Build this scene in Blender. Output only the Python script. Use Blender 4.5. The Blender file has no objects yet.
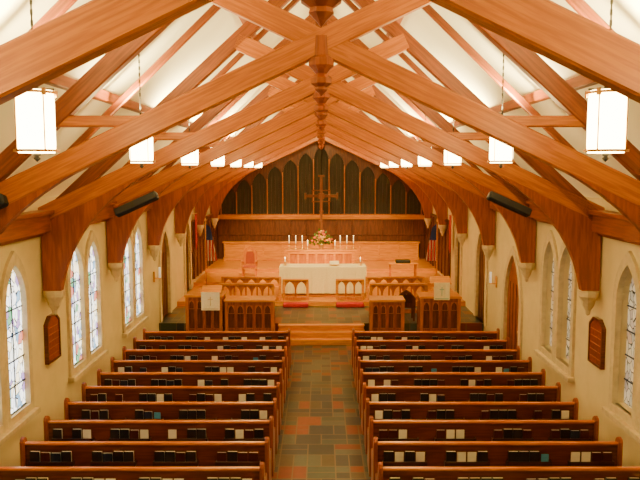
import bpy, bmesh, math, random
from mathutils import Vector, Matrix
random.seed(4)
C = bpy.context.scene.collection
H = 4.9
HW = 4.75   # half width nave

# ---------------------------------------------------------------- materials
def newmat(name):
    m = bpy.data.materials.new(name); m.use_nodes = True
    nt = m.node_tree; b = nt.nodes["Principled BSDF"]
    return m, nt, b
def ramp(nt, stops, interp='LINEAR'):
    r = nt.nodes.new("ShaderNodeValToRGB"); cr = r.color_ramp; cr.interpolation = interp
    while len(cr.elements) < len(stops): cr.elements.new(0.5)
    for e, (p, c) in zip(cr.elements, stops):
        e.position = p; e.color = (c[0], c[1], c[2], 1)
    return r
def wood(name, c1, c2, rough=0.35, scale=(1.2, 14, 14), nscale=2.0, bump=0.05):
    m, nt, b = newmat(name)
    tc = nt.nodes.new("ShaderNodeTexCoord"); mp = nt.nodes.new("ShaderNodeMapping")
    mp.inputs["Scale"].default_value = scale
    n = nt.nodes.new("ShaderNodeTexNoise"); n.inputs["Scale"].default_value = nscale
    n.inputs["Detail"].default_value = 7; n.inputs["Distortion"].default_value = 0.3
    nt.links.new(tc.outputs["Object"], mp.inputs["Vector"]); nt.links.new(mp.outputs[0], n.inputs["Vector"])
    r = ramp(nt, [(0.34, [x*.9 for x in c1]), (0.44, c1), (0.60, c2), (0.74, [x*1.04 for x in c2])])
    nt.links.new(n.outputs["Fac"], r.inputs[0]); nt.links.new(r.outputs[0], b.inputs["Base Color"])
    bp = nt.nodes.new("ShaderNodeBump"); bp.inputs["Strength"].default_value = bump
    nt.links.new(n.outputs["Fac"], bp.inputs["Height"]); nt.links.new(bp.outputs[0], b.inputs["Normal"])
    b.inputs["Roughness"].default_value = rough
    return m
def plain(name, c, rough=0.6, metal=0.0, var=0.12, nscale=6.0, emit=0, ecol=None):
    m, nt, b = newmat(name)
    tc = nt.nodes.new("ShaderNodeTexCoord")
    n = nt.nodes.new("ShaderNodeTexNoise"); n.inputs["Scale"].default_value = nscale; n.inputs["Detail"].default_value = 4
    nt.links.new(tc.outputs["Object"], n.inputs["Vector"])
    r = ramp(nt, [(0.3, [x*(1-var) for x in c]), (0.7, [min(1, x*(1+var)) for x in c])])
    nt.links.new(n.outputs["Fac"], r.inputs[0]); nt.links.new(r.outputs[0], b.inputs["Base Color"])
    b.inputs["Roughness"].default_value = rough; b.inputs["Metallic"].default_value = metal
    if emit:
        b.inputs["Emission Color"].default_value = (*(ecol or c), 1); b.inputs["Emission Strength"].default_value = emit
    return m
M_beam = wood("beam_wood", (0.36, 0.092, 0.0005), (0.48, 0.142, 0.001), 0.38, (0.9, 18, 18), 2.6)
M_rafter = wood("rafter_wood", (0.16, 0.032, 0.0005), (0.24, 0.052, 0.001), 0.45, (0.9, 18, 18), 2.6)
M_brace = wood("brace_wood", (0.23, 0.044, 0.0005), (0.32, 0.070, 0.0005), 0.42, (9, 9, 1.0))
M_trim = wood("trim_wood", (0.20, 0.040, 0.0005), (0.28, 0.062, 0.0005), 0.42, (12, 1, 12))
M_pew = wood("pew_wood", (0.085, 0.014, 0.0005), (0.14, 0.026, 0.001), 0.28)
M_rack = wood("rack_wood", (0.028, 0.005, 0.0005), (0.045, 0.009, 0.001), 0.4)
M_pewtop = wood("lit_pew_cap_wood", (0.46, 0.115, 0.001), (0.60, 0.18, 0.002), 0.22)  # lighter tone carries the light falling on the pew tops
M_pewend = wood("pew_end_wood", (0.24, 0.047, 0.001), (0.36, 0.080, 0.001), 0.30, (10, 10, 1.5))
M_dark = wood("dark_oak", (0.035, 0.007, 0.001), (0.06, 0.013, 0.002), 0.4, (12, 12, 1.5))
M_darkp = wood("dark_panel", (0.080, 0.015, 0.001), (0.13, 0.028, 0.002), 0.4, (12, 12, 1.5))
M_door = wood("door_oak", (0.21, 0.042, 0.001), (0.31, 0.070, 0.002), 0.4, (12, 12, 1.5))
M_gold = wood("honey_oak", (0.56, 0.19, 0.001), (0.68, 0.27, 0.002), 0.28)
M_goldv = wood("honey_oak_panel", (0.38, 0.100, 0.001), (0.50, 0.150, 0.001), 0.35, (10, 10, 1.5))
M_stone = plain("stone", (0.60, 0.48, 0.27), 0.85, var=0.12, nscale=9)
M_plaster = plain("plaster_wall", (0.70, 0.57, 0.29), 0.9, var=0.05, nscale=3)
M_ceil = plain("ceiling_plaster", (0.98, 0.92, 0.66), 0.9, var=0.02, nscale=2)
M_metal = plain("black_iron", (0.02, 0.016, 0.012), 0.45, 0.6)
M_brass = plain("brass", (0.75, 0.45, 0.12), 0.3, 0.9)
M_copper = plain("bronze_wood", (0.12, 0.032, 0.006), 0.4, 0.3)
M_black = plain("speaker_black", (0.006, 0.006, 0.006), 0.6)
M_red = plain("red_velvet", (0.36, 0.006, 0.003), 0.9)
M_pad = plain("rust_upholstery", (0.26, 0.035, 0.002), 0.8)
M_cloth = plain("white_linen", (0.86, 0.77, 0.50), 0.9, var=0.05, nscale=20)
M_gthread = plain("gold_thread", (0.66, 0.50, 0.22), 0.7)
M_bthread = plain("blue_green_thread", (0.32, 0.48, 0.45), 0.7)
M_white = plain("paper_white", (0.80, 0.74, 0.58), 0.8, var=0.05)
M_wax = plain("candle_wax", (0.95, 0.9, 0.75), 0.5, emit=0.4)
M_flame = plain("flame", (1, 0.7, 0.3), 0.5, emit=30, ecol=(1, 0.65, 0.25))
M_leaf = plain("foliage", (0.03, 0.08, 0.012), 0.6, var=0.4, nscale=30)
M_flower = plain("blossom", (0.50, 0.07, 0.02), 0.7, var=0.3, nscale=20)
M_floww = plain("blossom_pale", (0.65, 0.34, 0.08), 0.7)
M_fabric = wood("organ_cloth", (0.030, 0.024, 0.015), (0.052, 0.041, 0.026), 0.9, (22, 1, 0.5), 2.0)
M_blue = plain("blue_paper", (0.05, 0.22, 0.35), 0.8)
M_bookb = plain("book_black", (0.010, 0.008, 0.010), 0.4)
M_bookr = plain("book_maroon", (0.05, 0.006, 0.006), 0.4)
M_bookn = plain("book_navy", (0.012, 0.016, 0.035), 0.4)
M_plaque = plain("plaque_board", (0.20, 0.032, 0.004), 0.4, var=0.3, nscale=25)
M_shade = plain("lantern_glass", (1.0, 0.85, 0.6), 0.5, emit=38, ecol=(1.0, 0.70, 0.26))

def tile_mat():
    m, nt, b = newmat("slate_tile")
    N = nt.nodes; L = nt.links
    tc = N.new("ShaderNodeTexCoord"); s = N.new("ShaderNodeSeparateXYZ"); L.new(tc.outputs["Object"], s.inputs[0])
    def mth(op, a, bb=None):
        n = N.new("ShaderNodeMath"); n.operation = op
        for i, v in enumerate((a, bb)):
            if v is None: continue
            if isinstance(v, (int, float)): n.inputs[i].default_value = v
            else: L.new(v, n.inputs[i])
        return n.outputs[0]
    T = 0.235
    u = mth('ADD', mth('DIVIDE', s.outputs[0], T), 201); v = mth('ADD', mth('DIVIDE', s.outputs[1], T), 200)
    vb = mth('FLOOR', mth('DIVIDE', v, 2))
    u = mth('ADD', u, mth('MULTIPLY', mth('MODULO', vb, 2), 1.0))
    ub = mth('FLOOR', mth('DIVIDE', u, 2))
    def wn(a, bq):
        cb = N.new("ShaderNodeCombineXYZ"); L.new(a, cb.inputs[0]); L.new(bq, cb.inputs[1])
        w = N.new("ShaderNodeTexWhiteNoise"); w.noise_dimensions = '2D'; L.new(cb.outputs[0], w.inputs["Vector"]); return w
    wb = wn(ub, vb); sc = N.new("ShaderNodeSeparateColor"); L.new(wb.outputs["Color"], sc.inputs[0])
    kx = mth('SUBTRACT', 1.0, mth('MULTIPLY', mth('GREATER_THAN', sc.outputs[0], 0.45), 0.5))
    ky = mth('SUBTRACT', 1.0, mth('MULTIPLY', mth('GREATER_THAN', sc.outputs[1], 0.50), 0.5))
    uu = mth('MULTIPLY', u, kx); vv = mth('MULTIPLY', v, ky)
    def edge(a, k):
        e = mth('SUBTRACT', 0.5, mth('ABSOLUTE', mth('SUBTRACT', mth('FRACT', a), 0.5)))
        return mth('DIVIDE', e, k)
    g = mth('LESS_THAN', mth('MINIMUM', edge(uu, kx), edge(vv, ky)), 0.045)
    wc = wn(mth('ADD', mth('FLOOR', uu), mth('MULTIPLY', kx, 77.3)), mth('ADD', mth('FLOOR', vv), mth('MULTIPLY', ky, 31.7)))
    r = ramp(nt, [(0, (0.014, 0.024, 0.032)), (0.16, (0.034, 0.056, 0.050)), (0.32, (0.15, 0.020, 0.005)), (0.40, (0.060, 0.046, 0.025)),
                  (0.54, (0.018, 0.028, 0.040)), (0.72, (0.18, 0.032, 0.009)), (0.80, (0.062, 0.080, 0.068)), (0.94, (0.16, 0.024, 0.006))], 'CONSTANT')
    L.new(wc.outputs["Value"], r.inputs[0])
    nz = N.new("ShaderNodeTexNoise"); nz.inputs["Scale"].default_value = 12; nz.inputs["Detail"].default_value = 5
    L.new(tc.outputs["Object"], nz.inputs["Vector"])
    mx0 = N.new("ShaderNodeMix"); mx0.data_type = 'RGBA'; mx0.blend_type = 'OVERLAY'; mx0.inputs[0].default_value = 0.3
    L.new(r.outputs[0], mx0.inputs[6]); L.new(nz.outputs["Fac"], mx0.inputs[7])
    mx = N.new("ShaderNodeMix"); mx.data_type = 'RGBA'; L.new(g, mx.inputs[0]); L.new(mx0.outputs[2], mx.inputs[6])
    mx.inputs[7].default_value = (0.13, 0.095, 0.055, 1)
    L.new(mx.outputs[2], b.inputs["Base Color"]); b.inputs["Roughness"].default_value = 0.33
    return m
M_tile = tile_mat()

def glass_mat(name, strength, pale):
    m, nt, b = newmat(name)
    N = nt.nodes; L = nt.links
    tc = N.new("ShaderNodeTexCoord"); mp = N.new("ShaderNodeMapping"); mp.inputs["Scale"].default_value = (1, 9, 6)
    L.new(tc.outputs["Object"], mp.inputs[0])
    v = N.new("ShaderNodeTexVoronoi"); v.inputs["Scale"].default_value = 1.0; L.new(mp.outputs[0], v.inputs["Vector"])
    ve = N.new("ShaderNodeTexVoronoi"); ve.feature = 'DISTANCE_TO_EDGE'; ve.inputs["Scale"].default_value = 1.0
    L.new(mp.outputs[0], ve.inputs["Vector"])
    sep = N.new("ShaderNodeSeparateColor"); L.new(v.outputs["Color"], sep.inputs[0])
    cols = [(0.85, 0.9, 0.95), (0.12, 0.28, 0.48), (0.9, 0.92, 0.85), (0.24, 0.14, 0.40), (0.06, 0.30, 0.14), (0.95, 0.84, 0.55), (0.50, 0.10, 0.08)]
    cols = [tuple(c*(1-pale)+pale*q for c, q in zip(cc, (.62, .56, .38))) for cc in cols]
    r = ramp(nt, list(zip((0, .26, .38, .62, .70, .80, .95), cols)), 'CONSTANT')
    L.new(sep.outputs[0], r.inputs[0])
    th = N.new("ShaderNodeMath"); th.operation = 'GREATER_THAN'; th.inputs[1].default_value = 0.035
    L.new(ve.outputs["Distance"], th.inputs[0])
    mx = N.new("ShaderNodeMix"); mx.data_type = 'RGBA'; L.new(th.outputs[0], mx.inputs[0])
    mx.inputs[6].default_value = (0.02, 0.02, 0.02, 1); L.new(r.outputs[0], mx.inputs[7])
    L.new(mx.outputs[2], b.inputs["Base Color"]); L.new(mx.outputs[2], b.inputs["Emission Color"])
    b.inputs["Emission Strength"].default_value = strength; b.inputs["Roughness"].default_value = 0.2  # glow in the glass stands in for daylight from outside
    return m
M_glassL = glass_mat("stained_glass_strong_glow", 4.0, 0.12)
M_glassR = glass_mat("stained_glass_weak_glow", 0.40, 0.75)  # right side: paler glass with weaker daylight glow put in

def flag_mat(name):
    m, nt, b = newmat(name)
    N = nt.nodes; L = nt.links
    tc = N.new("ShaderNodeTexCoord"); s = N.new("ShaderNodeSeparateXYZ"); L.new(tc.outputs["Object"], s.inputs[0])
    w = N.new("ShaderNodeMath"); w.operation = 'MULTIPLY'; w.inputs[1].default_value = 9.0; L.new(s.outputs[0], w.inputs[0])
    f = N.new("ShaderNodeMath"); f.operation = 'FRACT'; L.new(w.outputs[0], f.inputs[0])
    g = N.new("ShaderNodeMath"); g.operation = 'GREATER_THAN'; g.inputs[1].default_value = 0.55; L.new(f.outputs[0], g.inputs[0])
    mx = N.new("ShaderNodeMix"); mx.data_type = 'RGBA'; L.new(g.outputs[0], mx.inputs[0])
    mx.inputs[6].default_value = (0.45, 0.015, 0.012, 1)
    mx.inputs[7].default_value = (0.60, 0.52, 0.40, 1)
    h = N.new("ShaderNodeMath"); h.operation = 'GREATER_THAN'; h.inputs[1].default_value = 1.8; L.new(s.outputs[2], h.inputs[0])
    m2 = N.new("ShaderNodeMix"); m2.data_type = 'RGBA'; L.new(h.outputs[0], m2.inputs[0]); L.new(mx.outputs[2], m2.inputs[6])
    m2.inputs[7].default_value = (0.03, 0.05, 0.20, 1)
    L.new(m2.outputs[2], b.inputs["Base Color"]); b.inputs["Roughness"].default_value = 0.9
    return m
M_flag = flag_mat("flag_stripes")

# ---------------------------------------------------------------- helpers
def reg(name, me, mats, parent=None, loc=(0, 0, 0)):
    o = bpy.data.objects.new(name, me); C.objects.link(o)
    if not isinstance(mats, (list, tuple)): mats = [mats]
    if len(me.materials) == 0:
        for mt in mats: me.materials.append(mt)
    o.location = loc
    if parent: o.parent = parent
    return o
def from_bm(name, bm, mat, parent=None, loc=(0, 0, 0), smooth=False):
    bmesh.ops.recalc_face_normals(bm, faces=bm.faces)
    me = bpy.data.meshes.new(name); bm.to_mesh(me); bm.free()
    if smooth:
        for p in me.polygons: p.use_smooth = True
    return reg(name, me, mat, parent, loc)
def add_box(bm, c, s, bev=0.0, mi=0):
    r = bmesh.ops.create_cube(bm, size=1.0)
    vs = r['verts']
    for v in vs: v.co = Vector((v.co.x*s[0]+c[0], v.co.y*s[1]+c[1], v.co.z*s[2]+c[2]))
    fs = set(f for v in vs for f in v.link_faces)
    for f in fs: f.material_index = mi
    if bev > 0:
        es = list(set(e for v in vs for e in v.link_edges))
        bmesh.ops.bevel(bm, geom=es, offset=bev, segments=1, affect='EDGES', profile=0.7)
def box(name, c, s, mat, parent=None, bev=0.008):
    bm = bmesh.new(); add_box(bm, (0, 0, 0), s, min(bev, min(s)*0.3)); return from_bm(name, bm, mat, parent, c)
def multibox(name, items, mat, parent=None, loc=(0, 0, 0), bev=0.006):
    bm = bmesh.new()
    for it in items: add_box(bm, it[0], it[1], min(bev, min(it[1])*0.3), it[2] if len(it) > 2 else 0)
    return from_bm(name, bm, mat, parent, loc)
def beam(name, p0, p1, wy, h, mat, parent=None, bev=0.015):
    p0 = Vector(p0); p1 = Vector(p1); d = p1-p0
    bm = bmesh.new(); add_box(bm, (0, 0, 0), (d.length, wy, h), bev)
    o = from_bm(name, bm, mat, parent, (p0+p1)/2)
    o.rotation_mode = 'QUATERNION'
    x = d.normalized(); z = Vector((0, 0, 1)); y = z.cross(x)
    if y.length < 1e-3: y = Vector((0, 1, 0))
    y.normalize(); z = x.cross(y)
    o.rotation_quaternion = Matrix((x, y, z)).transposed().to_quaternion()
    return o
def plate(name, outlines, thick, plane, mat, parent=None, loc=(0, 0, 0), bev=0.0):
    cu = bpy.data.curves.new(name, 'CURVE'); cu.dimensions = '2D'; cu.fill_mode = 'BOTH'; cu.extrude = thick/2
    if bev: cu.bevel_depth = bev; cu.bevel_resolution = 0; cu.offset = -bev; cu.extrude = thick/2-bev
    for o in outlines:
        sp = cu.splines.new('POLY'); sp.points.add(len(o)-1); sp.use_cyclic_u = True
        for p, q in zip(sp.points, o): p.co = (q[0], q[1], 0, 1)
    ob = bpy.data.objects.new("tmp", cu); C.objects.link(ob)
    bpy.context.view_layer.update()
    dg = bpy.context.evaluated_depsgraph_get()
    me = bpy.data.meshes.new_from_object(ob.evaluated_get(dg))
    bpy.data.objects.remove(ob); bpy.data.curves.remove(cu)
    me.materials.clear()
    bm = bmesh.new(); bm.from_mesh(me); bpy.data.meshes.remove(me)
    bmesh.ops.remove_doubles(bm, verts=bm.verts, dist=0.0002)
    for v in bm.verts:
        a, b, c = v.co
        v.co = {'XZ': (a, c, b), 'YZ': (c, a, b), 'XY': (a, b, c)}[plane]
    for f in bm.faces: f.material_index = 0; f.smooth = False
    return from_bm(name, bm, mat, parent, loc)
def lathe(name, prof, seg, mat, parent=None, loc=(0, 0, 0), smooth=True):
    bm = bmesh.new(); rings = []
    for r, z in prof:
        if r < 1e-5: rings.append([bm.verts.new((0, 0, z))])
        else: rings.append([bm.verts.new((r*math.cos(2*math.pi*(i+.5)/seg), r*math.sin(2*math.pi*(i+.5)/seg), z)) for i in range(seg)])
    for a, b in zip(rings, rings[1:]):
        for i in range(seg):
            j = (i+1) % seg
            if len(a) == 1 and len(b) == 1: continue
            if len(a) == 1: bm.faces.new((a[0], b[i], b[j]))
            elif len(b) == 1: bm.faces.new((a[i], a[j], b[0]))
            else: bm.faces.new((a[i], a[j], b[j], b[i]))
    for rr in (rings[0], rings[-1]):
        if len(rr) > 1: bm.faces.new(rr)
    return from_bm(name, bm, mat, parent, loc, smooth)
def lancet(cx, z0, w, zt, n=7):
    zs = zt-w*0.866; pts = [(cx-w/2, z0), (cx+w/2, z0)]
    for i in range(n+1):
        a = math.radians(60*i/n); pts.append((cx-w/2+w*math.cos(a), zs+w*math.sin(a)))
    for i in range(n-1, -1, -1):
        a = math.radians(60*i/n); pts.append((cx+w/2-w*math.cos(a), zs+w*math.sin(a)))
    return pts
def rect(x0, z0, x1, z1): return [(x0, z0), (x1, z0), (x1, z1), (x0, z1)]
def bez(p0, p1, p2, n=12):
    return [((1-t)**2*p0[0]+2*t*(1-t)*p1[0]+t*t*p2[0], (1-t)**2*p0[1]+2*t*(1-t)*p1[1]+t*t*p2[1]) for t in [i/n for i in range(n+1)]]
def tag(o, label, cat, group=None, kind=None):
    o["label"] = label; o["category"] = cat
    if group: o["group"] = group
    if kind: o["kind"] = kind
    return o
def thing(name, label, cat, loc=(0, 0, 0), group=None):
    o = bpy.data.objects.new(name, None); o.empty_display_size = 0.2; C.objects.link(o); o.location = loc
    return tag(o, label, cat, group)
def struct(o, label=None):
    o["kind"] = "structure"
    if label: o["label"] = label
    return o
def copy_tree(root, loc):
    r = root.copy(); C.objects.link(r); r.location = loc
    def rec(src, dst):
        for ch in list(src.children):
            c = ch.copy(); C.objects.link(c); c.parent = dst; rec(ch, c)
    rec(root, r)
    return r

# ---------------------------------------------------------------- room shell
Y0, Y1 = -1.0, 31.6
WIN = [10.15, 13.85, 17.4]
ZW0, ZW1 = 1.15, 3.5
LW = 0.78
def side_wall(sgn, doors, name):
    holes = []
    for yc in WIN[: (3 if sgn < 0 else 2)]:
        for dy in (-0.5, 0.5): holes.append(lancet(yc+dy, ZW0, LW, ZW1))
    for (yc, w, z0, zt) in doors: holes.append(lancet(yc, z0, w, zt))
    holes.append(lancet(6.4-.5, ZW0, LW, ZW1)); holes.append(lancet(6.4+.5, ZW0, LW, ZW1))
    w = plate(name, [rect(Y0, -0.02, Y1, 4.42)]+holes, 0.3, 'YZ', M_plaster, None, (sgn*(HW+0.15), 0, 0))
    struct(w, "cream plaster side wall with pointed openings")
D_L = [(21.0, 1.15, 0.45, 3.1), (24.6, 0.9, 0.6, 3.1)]
D_R = [(17.1, 1.35, 0.0, 2.85), (20.5, 1.15, 0.45, 3.2), (24.0, 0.8, 0.6, 3.1)]
side_wall(-1, D_L, "wall_left")
side_wall(1, D_R, "wall_right")
wi = 1
for sgn in (-1, 1):
    for yc in ([6.4]+WIN if sgn < 0 else [6.4]+WIN[:2]):
        root = bpy.data.objects.new("window_%d" % wi, None); wi += 1; C.objects.link(root)
        root.location = (sgn*HW, yc, 0); struct(root, "paired pointed stained glass lancets in pale stone surround")
        for dy in (-.5, .5):
            dep = 0.03 if sgn < 0 else 0.15
            plate("stone_surround", [lancet(dy, ZW0-0.14, LW+0.215, ZW1+0.17), lancet(dy, ZW0, LW-0.06, ZW1-0.05)], 0.10, 'YZ', M_stone, root)
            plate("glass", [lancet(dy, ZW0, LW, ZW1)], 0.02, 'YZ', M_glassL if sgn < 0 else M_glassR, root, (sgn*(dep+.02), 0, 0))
            multibox("lead_bars", [((0, dy, ZW0+0.4*k), (0.02, LW, 0.018)) for k in range(1, 5)]+[((0, dy, (ZW0+ZW1)/2), (0.015, 0.015, ZW1-ZW0-.1))], M_metal, root, (sgn*dep, 0, 0), 0.002)
        multibox("sill", [((-sgn*0.05, 0, ZW0-0.17), (0.16, 2.1, 0.09))], M_stone, root)
di = 1
for sgn, DD in ((-1, D_L), (1, D_R)):
    for q, (yc, w, z0, zt) in enumerate(DD):
        root = bpy.data.objects.new("door_%d" % di, None); di += 1; C.objects.link(root)
        root.location = (sgn*HW, yc, z0); struct(root, "pointed oak door in stone surround")
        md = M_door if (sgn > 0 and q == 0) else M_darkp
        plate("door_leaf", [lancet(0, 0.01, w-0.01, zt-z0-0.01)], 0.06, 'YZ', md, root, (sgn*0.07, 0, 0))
        plate("stone_surround", [lancet(0, 0.0, w+0.40, zt-z0+0.2), lancet(0, 0.0, w-0.02, zt-z0-0.02)], 0.10, 'YZ', M_stone, root)
        multibox("door_boards", [((0, -w/2+w*k/5, (zt-z0)*0.38), (0.012, 0.02, (zt-z0)*0.72)) for k in range(1, 5)], M_dark, root, (sgn*0.036, 0, 0), 0.002)
        lathe("door_knob", [(0, -.03), (.03, -.01), (.03, .01), (0, .03)], 10, M_brass, root, (sgn*0.01, -w*.36, 1.0))
struct(box("floor", (0, 14.5, -0.05), (9.5, 31, 0.1), M_tile, None, 0), "slate and terracotta tile floor")
wb = plate("wall_back", [[(-HW, 0), (HW, 0), (HW, 4.3), (0, 8.9), (-HW, 4.3)]], 0.2, 'XZ', M_dark, None, (0, Y1+0.1, 0)); struct(wb, "dark oak gable wall behind the altar")
RS = (9.0-4.2)/(HW+0.3)
def roofz(x): return 9.0-RS*abs(x)
nrm = math.sqrt(1+RS*RS)
for s in (-1, 1):
    a = Vector((s*(HW+.3), (Y0+Y1)/2, 4.2)); b = Vector((0, (Y0+Y1)/2, 9.0)); nv_ = Vector((s*RS/nrm, 0, 1/nrm))*0.06
    struct(beam("ceiling", a+nv_, b+nv_, Y1-Y0+.2, 0.12, M_ceil, None, 0), "steep cream plaster ceiling slope")
for i, s in enumerate((-1, 1)):
    t = multibox("trim_%d" % (i+1), [((s*(HW-0.10), (Y0+Y1)/2, 4.02), (0.2, Y1-Y0-.02, 0.30)), ((s*(HW-0.14), (Y0+Y1)/2, 4.2), (0.28, Y1-Y0-.02, 0.07)), ((s*(HW-0.05), (Y0+Y1)/2, 3.84), (0.10, Y1-Y0-.02, 0.07))], M_trim)
    struct(t, "oak cornice beam along the top of the wall")
for s in (-1, 1):
    for x in (1.35, 3.05):
        o = box("purlin", (s*x, (Y0+Y1)/2, roofz(x)-0.17), (0.11, Y1-Y0-.05, 0.14), M_trim)
        tag(o, "long oak purlin running under the sloped ceiling", "roof beam", "roof purlins")
o = box("ridge_beam", (0, (Y0+Y1)/2, 8.76), (0.18, Y1-Y0-.05, 0.22), M_trim); tag(o, "oak ridge beam at the peak of the ceiling", "roof beam")

# ---------------------------------------------------------------- trusses
CZ0 = 6.36
def cz(x): return CZ0-0.47*abs(x)
def rz(x): return 8.28-0.90*abs(x)
T = thing("roof_truss", "honey oak scissor truss with curved braces and turned pendant", "roof truss", (0, 4.25, 0), "roof trusses")
for s in (-1, 1):
    xe = (8.28-CZ0)/(0.90+0.47)
    beam("scissor_beam", (-s*4.72, 0, CZ0-0.47*4.72), (s*xe, 0, CZ0+0.47*xe), 0.16 if s > 0 else 0.15, 0.27, M_beam, T)
    beam("principal_rafter", (s*4.68, 0, rz(4.68)), (s*0.02, 0, rz(0.02)), 0.15, 0.22, M_rafter, T)
    beam("strut", (s*3.1, 0, 5.46), (s*1.85, 0, 5.46), 0.12, 0.13, M_beam, T)
    br = [(s*4.72, 2.86), (s*4.72, cz(4.72)-.1), (s*2.1, cz(2.1)-0.11)]+bez((s*2.1, cz(2.1)-0.15), (s*4.15, 4.44), (s*4.42, 2.86))
    plate("curved_brace", [br], 0.13, 'XZ', M_brace, T)
    lathe("corbel", [(0, 2.42), (0.04, 2.45), (0.05, 2.52), (0.10, 2.60), (0.12, 2.68), (0.17, 2.76), (0.18, 2.86), (0, 2.86)], 8, M_stone, T, (s*(HW-0.19), 0, 0), False)
box("king_post", (0, 0, 7.3), (0.14, 0.14, 1.8), M_rafter, T)
lathe("pendant", [(0, 6.42), (0.11, 6.42), (0.12, 6.20), (0.155, 6.17), (0.155, 6.09), (0.11, 6.05), (0.07, 6.0), (0.13, 5.95), (0.13, 5.89), (0.07, 5.85), (0.08, 5.82), (0.035, 5.78), (0, 5.74)], 8, M_brace, T, (0, 0, 0), False)
for k in range(1, 8): copy_tree(T, (0, 4.6+3.6*k, 0))
R = thing("common_rafter", "slim oak rafter pair between two trusses", "rafter", (0, 6.4, 0), "common rafters")
for s in (-1, 1):
    beam("rafter_side", (s*4.65, 0, roofz(4.65)-0.46), (0, 0, roofz(0)-0.46), 0.08, 0.10, M_rafter, R)
for k in range(1, 7): copy_tree(R, (0, 6.4+3.6*k, 0))

# ---------------------------------------------------------------- lanterns
Lr = thing("hanging_lantern", "glowing cylindrical frosted lantern with iron bands on chain", "light fixture", (-2.5, 6.2, 0), "nave lanterns")
lathe("lamp_shade", [(0, 5.05), (0.15, 5.05), (0.160, 5.12), (0.160, 5.52), (0.15, 5.59), (0, 5.59)], 24, M_shade, Lr)
bm = bmesh.new()
for zz in (5.07, 5.57):
    for i in range(32):
        a0 = 2*math.pi*i/32
        add_box(bm, (0.168*math.cos(a0), 0.168*math.sin(a0), zz), (0.034, 0.034, 0.022))
for i in range(4):
    a0 = 2*math.pi*(i+.5)/4
    add_box(bm, (0.172*math.cos(a0), 0.172*math.sin(a0), 5.32), (0.010, 0.010, 0.52))
    add_box(bm, (0.185*math.cos(a0), 0.185*math.sin(a0), 5.57), (0.03, 0.03, 0.06))
from_bm("lantern_frame", bm, M_brass, Lr)
bm = bmesh.new()
add_box(bm, (0, 0, 5.60), (0.34, 0.02, 0.015)); add_box(bm, (0, 0, 5.60), (0.02, 0.34, 0.015)); add_box(bm, (0, 0, 5.63), (0.05, 0.05, 0.06))
from_bm("lantern_cap", bm, M_metal, Lr)
lathe("lantern_finial", [(0, 4.97), (0.03, 5.0), (0.015, 5.02), (0.05, 5.045), (0, 5.049)], 12, M_metal, Lr)
bm = bmesh.new(); zt = roofz(2.5)-0.02; nn = int((zt-5.66)/0.045)
for i in range(nn):
    add_box(bm, (0, 0, 5.67+i*0.045), (0.022, 0.008, 0.05) if i % 2 else (0.008, 0.022, 0.05))
from_bm("chain", bm, M_metal, Lr)
for s in (-1, 1):
    for k in range(-1, 7):  # nearest pair is out of view, added to light the near truss
        if s == -1 and k == 0: continue
        copy_tree(Lr, (s*2.5, 6.2+3.6*k, -0.0 if k < 1 else -0.05))

# speakers
for (sx, x, yy, zz) in ((-1, -3.05, 11.55, 4.34), (1, 3.1, 11.55, 4.34), (-1, -3.93, 7.95, 4.42)):
    S = thing("loudspeaker", "long black column loudspeaker bracketed to the truss brace", "speaker", (x, yy, zz), "truss loudspeakers")
    S.rotation_euler = (math.radians(-20), sx*math.radians(24), 0)
    box("speaker_cabinet", (0, 0, 0), (0.76, 0.13, 0.14), M_black, S, 0.02)
    box("grille", (0, -0.07, 0), (0.70, 0.012, 0.11), M_black, S, 0.004)
    multibox("bracket", [((-.25, 0.13, 0.05), (0.04, 0.16, 0.04)), ((.25, 0.13, 0.05), (0.04, 0.16, 0.04))], M_metal, S)

# ---------------------------------------------------------------- pews
PL = 3.66; PX = 0.77+PL/2
def make_pew():
    P = thing("pew", "reddish oak church pew with hymnal racks on its back", "pew", (0, 0, 0), "nave pews")
    box("seat", (0, 0.02, 0.43), (PL-.1, 0.42, 0.04), M_pew, P)
    box("backrest", (0, -0.20, 0.60), (PL-.1, 0.03, 0.56), M_pew, P)
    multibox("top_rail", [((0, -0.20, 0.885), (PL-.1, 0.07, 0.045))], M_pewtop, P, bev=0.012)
    box("lower_rail", (0, -0.20, 0.16), (PL-.1, 0.025, 0.1), M_pew, P)
    out = [(-.27, 0), (-.27, .92), (-.25, .965), (-.20, .985), (-.15, .96)]+bez((-.13, .92), (-.08, .66), (.14, .64), 6)+bez((.22, .64), (.32, .62), (.28, .5), 4)+bez((.24, .4), (.2, .2), (.28, .08), 4)+[(.28, 0)]
    for s in (-1, 1):
        plate("pew_end", [out], 0.06, 'YZ', M_pewend, P, (s*(PL/2-.03), 0, 0), 0.008)
    for k in range(4):
        xc = -PL/2+PL*(k+.5)/4
        multibox("book_rack", [((xc, -0.262, 0.565), (0.66, 0.09, 0.015)), ((xc, -0.302, 0.605), (0.66, 0.014, 0.08)), ((xc-.323, -0.26, 0.60), (0.014, 0.09, 0.08)), ((xc+.323, -0.26, 0.60), (0.014, 0.09, 0.08))], M_rack, P, bev=0.003)
    box("kneeler", (0, 0.36, 0.09), (PL-.2, 0.14, 0.05), M_red, P)
    return P
def book_mesh(name, w, h, t, mc):
    bm = bmesh.new()
    add_box(bm, (0, -t/2+.002, h/2), (w, .004, h), 0, 0); add_box(bm, (0, t/2-.002, h/2), (w, .004, h), 0, 0)
    add_box(bm, (-w/2+.003, 0, h/2), (.006, t, h), 0, 0); add_box(bm, (0.002, 0, h/2), (w-.012, t-.008, h-.012), 0, 1)
    o = from_bm(name, bm, [mc, M_white]); me = o.data; bpy.data.objects.remove(o); return me
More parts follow.
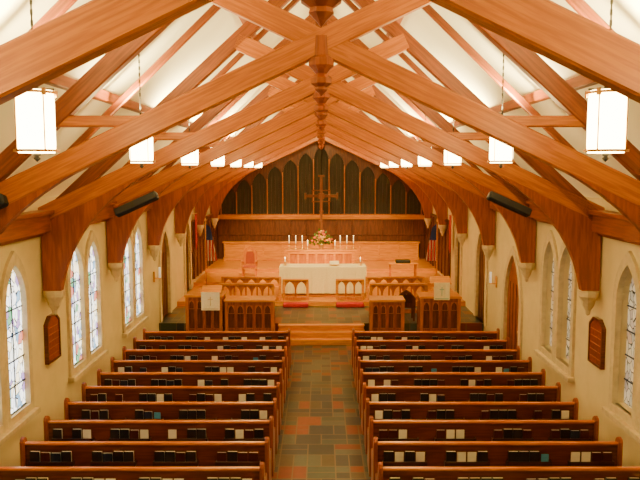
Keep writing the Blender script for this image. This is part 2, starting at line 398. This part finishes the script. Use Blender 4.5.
BK = [("hymnal", book_mesh("hymnal", .145, .215, .045, M_bookb), "black clothbound hymnal standing in a pew rack", "book", "hymnals in the pew racks"),
      ("prayer_book", book_mesh("prayer_book", .135, .20, .04, M_bookr), "maroon prayer book standing in a pew rack", "book", "prayer books in the pew racks"),
      ("service_book", book_mesh("service_book", .14, .19, .038, M_bookn), "navy service book standing in a pew rack", "book", "service books in the pew racks"),
      ("bulletin", book_mesh("bulletin", .13, .20, .012, M_white), "folded white paper bulletin tucked in a pew rack", "paper", "bulletins in the pew racks"),
      ("offering_envelope", book_mesh("offering_envelope", .11, .17, .010, M_blue), "blue card envelope tucked in a pew rack", "paper", "envelopes in the pew racks")]
P0 = make_pew(); PY = [9.1+0.89*i for i in range(10)]
first = True
for s in (-1, 1):
    for i, y in enumerate(PY):
        y += 0.20
        if first: P0.location = (s*PX, y, 0); first = False
        else: copy_tree(P0, (s*PX, y, 0))
        for k in range(4):
            xc = s*PX-PL/2+PL*(k+.5)/4
            slots = [-.235, -.08, .075, .23]
            if random.random() < .35: slots.pop(random.randrange(4))
            for q, dx in enumerate(slots):
                r = random.random()
                t = 0 if r < .56 else 1 if r < .72 else 2 if r < .80 else 3 if r < .975 else 4
                nme, me, lab, cat, grp = BK[t]
                o = bpy.data.objects.new(nme, me); C.objects.link(o)
                o.location = (xc+dx+random.uniform(-.002, .002), y-0.262, 0.575)
                tag(o, lab, cat, grp)

# ---------------------------------------------------------------- chancel floors
struct(box("floor_chancel", (0, 21.4, 0.225), (9.48, 2.6, 0.45), M_tile, None, 0), "raised slate tiled chancel floor")
struct(box("floor_sanctuary", (0, 24.2, 0.30), (9.48, 3.0, 0.60), M_gold, None, 0), "raised honey oak sanctuary floor")
struct(box("floor_sanctuary_upper", (0, 27.0, 0.375), (9.48, 2.6, 0.75), M_gold, None, 0), "raised honey oak floor behind the altar")
struct(box("floor_sanctuary_top", (0, 29.95, 0.45), (9.48, 3.3, 0.90), M_gold, None, 0), "highest honey oak floor below the organ screen")
St = thing("chancel_steps", "three polished honey oak steps up from the aisle", "steps", (0, 19.29, 0))
for i in range(3):
    d_ = .8-.27*i
    multibox("step", [((0, .8-d_/2, 0.065+.15*i), (2.46, d_, .13)), ((0, .8-d_/2-.01, 0.14+.15*i), (2.5, d_, .02))], M_gold, St)
t = 3
for s in (-1, 1):
    its = [((s*(HW-0.03), 28.4, 1.95), (0.05, 5.9, 2.1)), ((s*(HW-0.06), 28.4, 3.02), (0.12, 5.9, 0.08))]
    its += [((s*(HW-0.07), 25.6+.7*k, 1.95), (0.05, 0.07, 2.1)) for k in range(9)]
    o = multibox("trim_%d" % t, its, M_darkp); struct(o, "dark oak wainscot panelling"); t += 1
its = [((0, Y1-.50, 1.29), (8.7, 0.16, 0.78)), ((0, Y1-.52, 1.70), (8.8, 0.26, 0.06)), ((0, Y1-.60, 0.97), (8.75, 0.05, 0.14)), ((0, Y1-.60, 1.63), (8.7, 0.03, 0.05))]
its += [((-4.3+.86*k, Y1-.595, 1.3), (0.07, 0.03, 0.66)) for k in range(11)]
o = multibox("trim_%d" % t, its, M_gold, bev=.012); struct(o, "low honey oak panelled wainscot"); t += 1

# organ screen
SC = thing("organ_screen", "tall oak gothic tracery screen with dark cloth panels", "organ screen", (0, Y1-.22, 0.9))
SZ = -0.9
def sctop(x): return 5.98-.42*abs(x)
tb = [(-4.6, 2.75+SZ), (4.6, 2.75+SZ), (4.6, sctop(4.6)+.2+SZ), (0, sctop(0)+.35+SZ), (-4.6, sctop(4.6)+.2+SZ)]
pw = 0.69; xs = [-4.14+pw*i for i in range(13)]
holes = []
for x in xs: holes.append(lancet(x, 2.93+SZ, pw-.05, sctop(x)-.04+SZ, 5))
plate("tracery", [tb]+holes, 0.06, 'XZ', M_darkp, SC)
plate("cloth_panel", [[(-4.55, 2.8+SZ), (4.55, 2.8+SZ), (4.55, sctop(4.6)+.15+SZ), (0, sctop(0)+.3+SZ), (-4.55, sctop(4.6)+.15+SZ)]], 0.02, 'XZ', M_fabric, SC, (0, 0.06, 0))
multibox("cornice", [((0, -.06, 2.84+SZ), (9.3, 0.22, 0.09)), ((0, -.03, 2.75+SZ), (9.3, 0.16, 0.08))], M_gold, SC)
its = [((0, -.05, 2.91+SZ), (9.1, .05, .05))]
for i in range(14):
    x = -4.14-pw/2+pw*i; tz = sctop(x)-.45
    its.append(((x, -.05, (2.90+tz)/2+SZ), (0.04, 0.05, tz-2.90)))
multibox("mullions", its, M_goldv, SC)
its = [((0, .04, 2.95+SZ), (9.0, .03, .04))]
for x in xs:
    for q in (-.17, 0, .17): its.append(((x+q, .04, (2.95+sctop(x)-.5)/2+SZ), (.022, .03, sctop(x)-.5-2.95)))
multibox("slats", its, M_dark, SC, bev=.002)
multibox("base_panel", [((0, .05, .92), (9.3, 0.06, 1.80))]+[((-4.14+.69*k, 0.0, .92), (0.05, 0.05, 1.76)) for k in range(13)]+[((0, 0, 1.1), (9.3, .05, .05))], M_darkp, SC)

# hanging cross
X = thing("hanging_cross", "large ornate dark bronze cross hung over the altar", "cross", (0, 29.1, -0.12))
its = [((0, 0, 3.55), (0.11, 0.07, 2.5)), ((0, 0, 3.95), (1.36, 0.07, 0.11)), ((0, 0, 3.72), (0.8, 0.05, 0.05)), ((0, 0, 4.18), (0.8, 0.05, 0.05)), ((-.36, 0, 3.95), (0.05, 0.05, 0.50)), ((.36, 0, 3.95), (0.05, 0.05, 0.50)),
    ((-.66, 0, 3.95), (0.08, 0.09, 0.26)), ((.66, 0, 3.95), (0.08, 0.09, 0.26)), ((0, 0, 4.78), (0.26, 0.09, 0.08)), ((0, 0, 2.36), (0.26, 0.09, 0.08)), ((0, -.03, 3.95), (0.24, 0.08, 0.24)), ((0, 0, 3.3), (0.2, .08, .07)), ((0, 0, 2.9), (0.2, .08, .07))]
multibox("cross_body", its, M_copper, X)
lathe("suspension_rod", [(0, 4.7), (.012, 4.7), (.012, 8.75), (0, 8.75)], 8, M_metal, X)

# ---------------------------------------------------------------- altar
A = thing("altar", "freestanding oak altar table with panelled front", "altar", (0.05, 24.0, 0.6))
box("table_top", (0, 0, 0.98), (2.9, 0.85, 0.06), M_gold, A)
box("altar_body", (0, 0, 0.49), (2.7, 0.7, 0.9), M_goldv, A)
box("plinth", (0, 0, 0.04), (2.84, 0.8, 0.08), M_gold, A)
bm = bmesh.new()
def fold(u): return 0.015*math.sin(u*22)+0.008*math.sin(u*51)
nx = 60; rows = []
for j in range(8):
    zz = 1.022-(j/7.0)*0.90
    ring = []
    per = []
    for i in range(nx): per.append((-1.48+2.96*i/nx, -0.45, i/nx*2.96, 0, -1))
    for i in range(14): per.append((1.48, -0.45+.9*i/14, 3+i/14*.9, 1, 0))
    for i in range(nx): per.append((1.48-2.96*i/nx, 0.45, 4+i/nx*2.96, 0, 1))
    for i in range(14): per.append((-1.48, 0.45-.9*i/14, 7+i/14*.9, -1, 0))
    for (x, y, u, nx_, ny_) in per:
        f = (fold(u)+.012)*(j/7.0)
        ring.append(bm.verts.new((x+nx_*f, y+ny_*f, zz)))
    rows.append(ring)
for a, b in zip(rows, rows[1:]):
    for i in range(len(a)):
        k2 = (i+1) % len(a); bm.faces.new((a[i], a[k2], b[k2], b[i]))
bm.faces.new(rows[0])
o = from_bm("altar_cloth", bm, M_cloth, None, (0.05, 24.0, 0.6)); tag(o, "white linen cloth draped over the altar", "altar cloth")
Rt = thing("retable", "carved oak shelf altar holding flowers and candles", "altar", (0, 28.6, 0.9))
box("retable_top", (0, 0, 0.74), (2.9, 0.6, 0.06), M_gold, Rt)
box("retable_body", (0, 0, 0.36), (2.7, 0.5, 0.70), M_goldv, Rt)
plate("panel_front", [rect(-1.35, 0, 1.35, .7)]+[rect(-1.27+.37*k, .10, -.98+.37*k, .60) for k in range(7)], 0.05, 'XZ', M_gold, Rt, (0, -.275, 0))
F = thing("flower_arrangement", "fan of red and cream flowers in a brass vase", "flowers", (0, 28.5, 1.675))
lathe("vase", [(0, 0), (.10, 0), (.06, .05), (.13, .18), (.10, .26), (0, .26)], 16, M_brass, F)
bm = bmesh.new()
for i in range(170):
    a = random.uniform(0, 2*math.pi); r = random.uniform(.02, .46); z = .22+random.uniform(0, .64)*(1-r/.66)
    d = Vector((math.cos(a)*r, math.sin(a)*r*.5, z)); t2 = Vector((random.uniform(-1, 1), random.uniform(-1, 1), random.uniform(-.3, 1))).normalized()*.14
    sd = t2.cross(Vector((0.3, 1, .2))).normalized()*.045
    bm.faces.new([bm.verts.new(d), bm.verts.new(d+t2*.5+sd), bm.verts.new(d+t2), bm.verts.new(d+t2*.5-sd)])
from_bm("foliage", bm, M_leaf, F)
for mt in (M_flower, M_floww):
    bm = bmesh.new()
    for i in range(16):
        a = random.uniform(0, 2*math.pi); r = random.uniform(.03, .44)
        c = Vector((math.cos(a)*r, -abs(math.sin(a))*r*.5-.06, .32+random.uniform(0, .54)*(1-r/.66)))
        for kk in range(5):
            aa = kk*2*math.pi/5
            bmesh.ops.create_icosphere(bm, subdivisions=1, radius=.024, matrix=Matrix.Translation(c+Vector((math.cos(aa)*.028, 0, math.sin(aa)*.028))))
    from_bm("blossoms", bm, mt, F)
def candle(loc, h=0.5, hc=.28):
    K = thing("candlestick", "brass candlestick with a lit white candle", "candle", loc, "altar candles")
    lathe("holder", [(0, 0), (.07, 0), (.06, .02), (.018, .04), (.018, h*.4), (.035, h*.45), (.018, h*.5), (.018, h*.9), (.045, h), (0, h)], 12, M_brass, K)
    lathe("candle", [(0, h), (.020, h), (.020, h+hc), (0, h+hc)], 10, M_wax, K)
    lathe("flame", [(0, h+hc), (.010, h+hc+.015), (0, h+hc+.05)], 8, M_flame, K)
for x in (-1.32, -1.05, -.78, .78, 1.05, 1.32): candle((x, 28.6, 1.675), .24, .28)
candle((-.56, 28.6, 1.675), .12, .2); candle((.56, 28.6, 1.675), .12, .2)
candle((-1.25, 24.0, 1.625), .12, .12); candle((1.35, 24.0, 1.625), .12, .12)
B = thing("missal_stand", "small brass stand with an open book on the altar", "book stand", (0.45, 23.9, 1.627))
box("stand_plate", (0, 0, 0.08), (0.34, 0.24, 0.02), M_brass, B).rotation_euler = (math.radians(25), 0, 0)
box("stand_foot", (0, 0.02, 0.03), (0.2, 0.12, 0.055), M_brass, B)
o = box("open_book", (0, -.01, 0.105), (0.32, 0.22, 0.02), M_white, B); o.rotation_euler = (math.radians(25), 0, 0)

# ---------------------------------------------------------------- rails
def rail(x0, x1, y, z, lab="honey oak communion rail with pointed arcade", hgt=.72, name="communion_rail"):
    R_ = thing(name, lab, "railing", ((x0+x1)/2, y, z), "chancel railings"); w = x1-x0
    box("hand_rail", (0, 0, hgt-.03), (w, .14, .06), M_gold, R_)
    box("bottom_rail", (0, 0, .06), (w-.02, .08, .08), M_goldv, R_)
    n_ = max(2, round(w/.36)); st = (w-.1)/n_
    plate("arcade", [rect(-w/2+.05, .10, w/2-.05, hgt-.06)]+[lancet(-w/2+.05+st*(k+.5), .13, st-.05, hgt-.08, 4) for k in range(n_)], .05, 'XZ', M_goldv, R_)
    for s in (-1, 1): box("post", (s*(w/2-.04), 0, (hgt-.06)/2), (.09, .10, hgt-.07), M_gold, R_)
rail(-1.28, -0.42, 22.9, .6); rail(0.48, 1.42, 22.9, .6)
rail(-3.3, -1.32, 22.9, .6, hgt=.80); rail(1.46, 3.4, 22.9, .6, hgt=.80)
for x0, x1 in ((-1.25, -.42), (.48, 1.40)):
    o = box("kneeling_cushion", ((x0+x1)/2, 22.54, .52), (x1-x0, .26, .14), M_red, None, .03)
    tag(o, "red velvet kneeling cushion by the communion rail", "cushion", "kneeling cushions")
rail(-3.2, -1.45, 21.5, .45, "openwork oak stall front with pointed arcade", .95, "stall_front")
rail(1.5, 3.3, 21.5, .45, "openwork oak stall front with pointed arcade", .95, "stall_front")

# ---------------------------------------------------------------- desks / pulpits
def paneled(name, lab, cat, x0, x1, y, z, hgt, dep, nP, grp=None):
    D = thing(name, lab, cat, ((x0+x1)/2, y, z), grp); w = x1-x0
    box("body", (0, 0, hgt/2), (w-.06, dep-.06, hgt-.02), M_darkp, D)
    st = (w-.08)/nP
    plate("front_panel", [rect(-w/2+.02, 0.0, w/2-.02, hgt-.04)]+[rect(-w/2+.04+st*k+.04, .60, -w/2+.04+st*(k+1)-.04, hgt-.13) for k in range(nP)]+[rect(-w/2+.04+st*k+.04, .16, -w/2+.04+st*(k+1)-.04, .50) for k in range(nP)], .03, 'XZ', M_door, D, (0, -dep/2+.02, 0))
    plate("panel_tracery", [rect(-w/2+.04, hgt-.36, w/2-.04, hgt-.10)]+[lancet(-w/2+.04+st*(k+.5), hgt-.355, st-.10, hgt-.14, 4) for k in range(nP)], .02, 'XZ', M_goldv, D, (0, -dep/2+.022, 0))
    for s in (-1, 1):
        n2 = max(1, round(dep/.35)); s2 = (dep-.04)/n2
        plate("side_panel", [rect(-dep/2+.02, 0, dep/2-.02, hgt-.04)]+[rect(-dep/2+.02+s2*k+.05, .58, -dep/2+.02+s2*(k+1)-.05, hgt-.12) for k in range(n2)], .04, 'YZ', M_door, D, (s*(w/2-.02), 0, 0))
        box("corner_post", (s*(w/2-.03), -dep/2+.01, hgt/2), (.08, .07, hgt-.01), M_goldv, D)
    box("cap_rail", (0, 0, hgt), (w+.06, dep+.10, .06), M_gold, D)
    box("plinth", (0, 0, .05), (w+.02, dep+.06, .10), M_goldv, D)
    return D
DY = 19.1
paneled("reading_desk", "panelled oak clergy desk beside the chancel steps", "desk", -2.62, -1.30, DY, 0, 1.36, .6, 5, "chancel desks")
pl = paneled("pulpit", "panelled oak pulpit draped with a pale banner", "pulpit", -3.68, -2.70, DY, 0, 1.50, .7, 4)
paneled("reading_desk", "panelled oak clergy desk beside the chancel steps", "desk", 1.34, 2.26, DY, 0, 1.36, .6, 4, "chancel desks")
pr = paneled("lectern", "tall panelled oak lectern draped with a pale banner", "lectern", 2.70, 3.78, DY, 0, 1.46, .7, 4)
for par, hh, top, xx in ((pl, 1.50, 1.62, 0.18), (pr, 1.46, 1.88, 0.02)):
    box("book_rest_post", (xx, -.1, (hh+top)/2), (.12, .12, top-hh), M_gold, par)
    o = box("book_rest", (xx, -.14, top+.02), (.56, .40, .04), M_gold, par); o.rotation_euler = (math.radians(22), 0, 0)
def antependium(x, y, z0, z1, w, lab, mt):
    bm = bmesh.new(); nu, nv = 10, 8; g = []
    for j in range(nv+1):
        g.append([bm.verts.new((-w/2+w*i/nu, .006*math.sin(i*1.9+j*.3), z0+(z1-z0)*j/nv)) for i in range(nu+1)])
    for j in range(nv):
        for i in range(nu): bm.faces.new((g[j][i], g[j][i+1], g[j+1][i+1], g[j+1][i]))
    o = thing("banner_cloth", lab, "banner", (x, y, 0), "lectern banners")
    from_bm("cloth", bm, M_cloth, o)
    zc = (z0+z1)/2; hh = (z1-z0)
    multibox("emblem", [((0, -.012, zc), (.025, .006, hh*.5)), ((0, -.012, zc+.05), (w*.28, .006, .025)), ((0, -.012, z0+.04), (w*.85, .006, .02))], mt, o, bev=0)
antependium(-3.0, DY-.415, 1.12, 1.62, .50, "white banner cloth with gold emblem hanging from the pulpit", M_gthread)
antependium(3.26, DY-.415, 1.40, 1.88, .43, "white banner cloth with blue emblem hanging from the lectern", M_bthread)

def chair(loc, rot, lab, hb=1.25, mt=M_gold, seatm=M_red, grp=None):
    K = thing("clergy_chair", lab, "chair", loc, grp); K.rotation_euler = (0, 0, rot)
    box("seat", (0, 0, .43), (.56, .5, .05), mt, K); box("seat_cushion", (0, -.01, .475), (.48, .42, .045), seatm, K, .015)
    for sx in (-1, 1):
        for sy in (-1, 1): box("leg", (sx*.24, sy*.21, .205), (.05, .05, .41), mt, K)
        box("arm", (sx*.26, -.02, .68), (.06, .46, .04), mt, K); box("arm_post", (sx*.26, -.2, .56), (.04, .04, .21), mt, K)
    plate("backrest", [[(-.28, .46), (.28, .46), (.28, hb-.25), (.16, hb-.1), (0, hb), (-.16, hb-.1), (-.28, hb-.25)], lancet(0, .55, .34, hb-.12, 4)], .05, 'XZ', mt, K, (0, .24, 0))
    box("back_pad", (0, .25, .5+(hb-.5)*.36), (.36, .03, (hb-.5)*.72-.02), seatm, K)
chair((-2.75, 26.6, .75), 0, "tall carved oak clergy chair with rust red upholstery", 1.25, M_goldv, M_pad)
chair((2.50, 20.6, .45), math.pi, "small oak chair behind the clergy desk", .95, M_darkp, M_dark)

Tb = thing("credence_table", "small oak side table near the altar", "table", (3.1, 26.4, .75))
box("table_top", (0, 0, .62), (1.1, .45, .04), M_gold, Tb)
for sx in (-1, 1):
    for sy in (-1, 1): box("leg", (sx*.48, sy*.17, .30), (.05, .05, .60), M_goldv, Tb)
o = box("black_case", (3.1, 26.4, 1.452), (.55, .3, .12), M_black, None, .02); tag(o, "flat black case lying on the side table", "case")

for sx in (-1, 1):
    K = thing("flag", "striped red and white flag with blue canton on a pole", "flag", (sx*4.15, 25.0, .6), "chancel flags")
    lathe("base", [(0, 0), (.16, 0), (.16, .03), (.04, .07), (0, .07)], 16, M_brass, K)
    lathe("pole", [(0, .07), (.018, .07), (.018, 2.45), (0, 2.45)], 8, M_gold, K)
    lathe("finial", [(0, 2.45), (.03, 2.48), (.035, 2.52), (0, 2.62)], 8, M_brass, K)
    bm = bmesh.new(); nu, nv = 18, 10; g = []
    for j in range(nv+1):
        tt = j/nv; ww = .16+.22*tt
        g.append([bm.verts.new((.02*(-sx)+ww*i/nu*(-sx), .045*math.sin(i*1.4)*(.4+.6*tt), 2.40-1.35*tt-.15*(i/nu)*(1-tt))) for i in range(nu+1)])
    for j in range(nv):
        for i in range(nu): bm.faces.new((g[j][i], g[j][i+1], g[j+1][i+1], g[j+1][i]))
    from_bm("flag_cloth", bm, M_flag, K, smooth=True)
for sx, y in ((1, 25.0), (-1, 25.75)):
    K = thing("wall_banner", "narrow red cloth banner hanging on the wall", "banner", (sx*(HW-.13), y, 0), "wall banners")
    plate("banner_cloth", [[(-.18, 2.1), (0, 1.95), (.18, 2.1), (.18, 3.3), (-.18, 3.3)]], .015, 'YZ', M_red, K)
    box("banner_rod", (0, 0, 3.31), (.03, .42, .03), M_brass, K)
    box("hanger", (sx*.065, 0, 3.31), (.12, .03, .03), M_brass, K)
for sx in (-1, 1):
    K = thing("hymn_board", "dark reddish wooden hymn board with arched top on the wall", "hymn board", (sx*(HW-.035), 12.05 if sx < 0 else 11.75, 1.95), "hymn boards")
    plate("board", [[(-.27, -.36), (.27, -.36), (.27, .30), (.12, .42), (-.12, .42), (-.27, .30)]], .04, 'YZ', M_plaque, K)
    plate("frame", [[(-.29, -.38), (.29, -.38), (.29, .31), (.13, .44), (-.13, .44), (-.29, .31)], [(-.25, -.34), (.25, -.34), (.25, .29), (.11, .40), (-.11, .40), (-.25, .29)]], .07, 'YZ', M_pew, K)
    multibox("slats", [((-sx*.022, 0, -.25+.12*k), (.010, .46, .012)) for k in range(5)], M_pewend, K, bev=.002)
for sx, y in ((-1, 19.6), (1, 18.7)):
    K = thing("candle_sconce", "small brass wall sconce holding a candle", "sconce", (sx*(HW-.12), y, 1.9), "wall sconces")
    multibox("bracket", [((sx*.09, 0, 0), (.04, .1, .3)), ((0, 0, -.05), (.2, .03, .03))], M_brass, K)
    lathe("candle", [(0, 0), (.03, 0), (.03, .3), (0, .3)], 10, M_wax, K, (-sx*.06, 0, -.03))

# ---------------------------------------------------------------- lights
def light(kind, loc, power, col, size=1.0, spot=None, target=None):
    l = bpy.data.lights.new("unseen_light", kind); l.energy = power; l.color = col
    if kind == 'AREA': l.size = size; l.shape = 'SQUARE'
    elif kind == 'SPOT': l.spot_size = math.radians(spot); l.spot_blend = .6; l.shadow_soft_size = .12
    else: l.shadow_soft_size = size
    o = bpy.data.objects.new("unseen_light", l); C.objects.link(o); o.location = loc
    if target:
        o.rotation_euler = (Vector(target)-Vector(loc)).to_track_quat('-Z', 'Y').to_euler()
    return o
W = (1.0, .70, .22)
light('SPOT', (-1.7, 22.7, 6.2), 3800, W, spot=50, target=(-1.8, 28.8, .8))
light('SPOT', (1.7, 22.7, 6.2), 3800, W, spot=50, target=(1.8, 28.8, .8))
light('SPOT', (0, 26.4, 6.4), 350, W, spot=75, target=(0, 31.4, 4.2))
light('SPOT', (0, 19.1, 6.6), 2300, W, spot=46, target=(0, 23.4, 1.0))
for k in range(-1, 7):
    for s in (-1, 1):
        light('SPOT', (s*2.5, 6.2+3.6*k, 5.72), 620, (1, .80, .36), spot=165, target=(s*2.5, 6.2+3.6*k, 8))  # uplights added over the lanterns to brighten the ceiling
light('AREA', (0, .5, 7.0), 50, W, size=3, target=(0, 12, 1.5))  # unseen warm fill added above the camera, no fixture there
w = bpy.data.worlds.new("World"); bpy.context.scene.world = w; w.use_nodes = True
w.node_tree.nodes["Background"].inputs[0].default_value = (1, .78, .42, 1)
w.node_tree.nodes["Background"].inputs[1].default_value = 0.08

cam = bpy.data.cameras.new("Camera"); co = bpy.data.objects.new("Camera", cam); C.objects.link(co)
cam.sensor_width = 36; cam.lens = 36*700/640; co.location = (0, 0, H)
co.rotation_euler = (math.radians(90-5.7), 0, 0)
cam.shift_x = -0.002
bpy.context.scene.camera = co
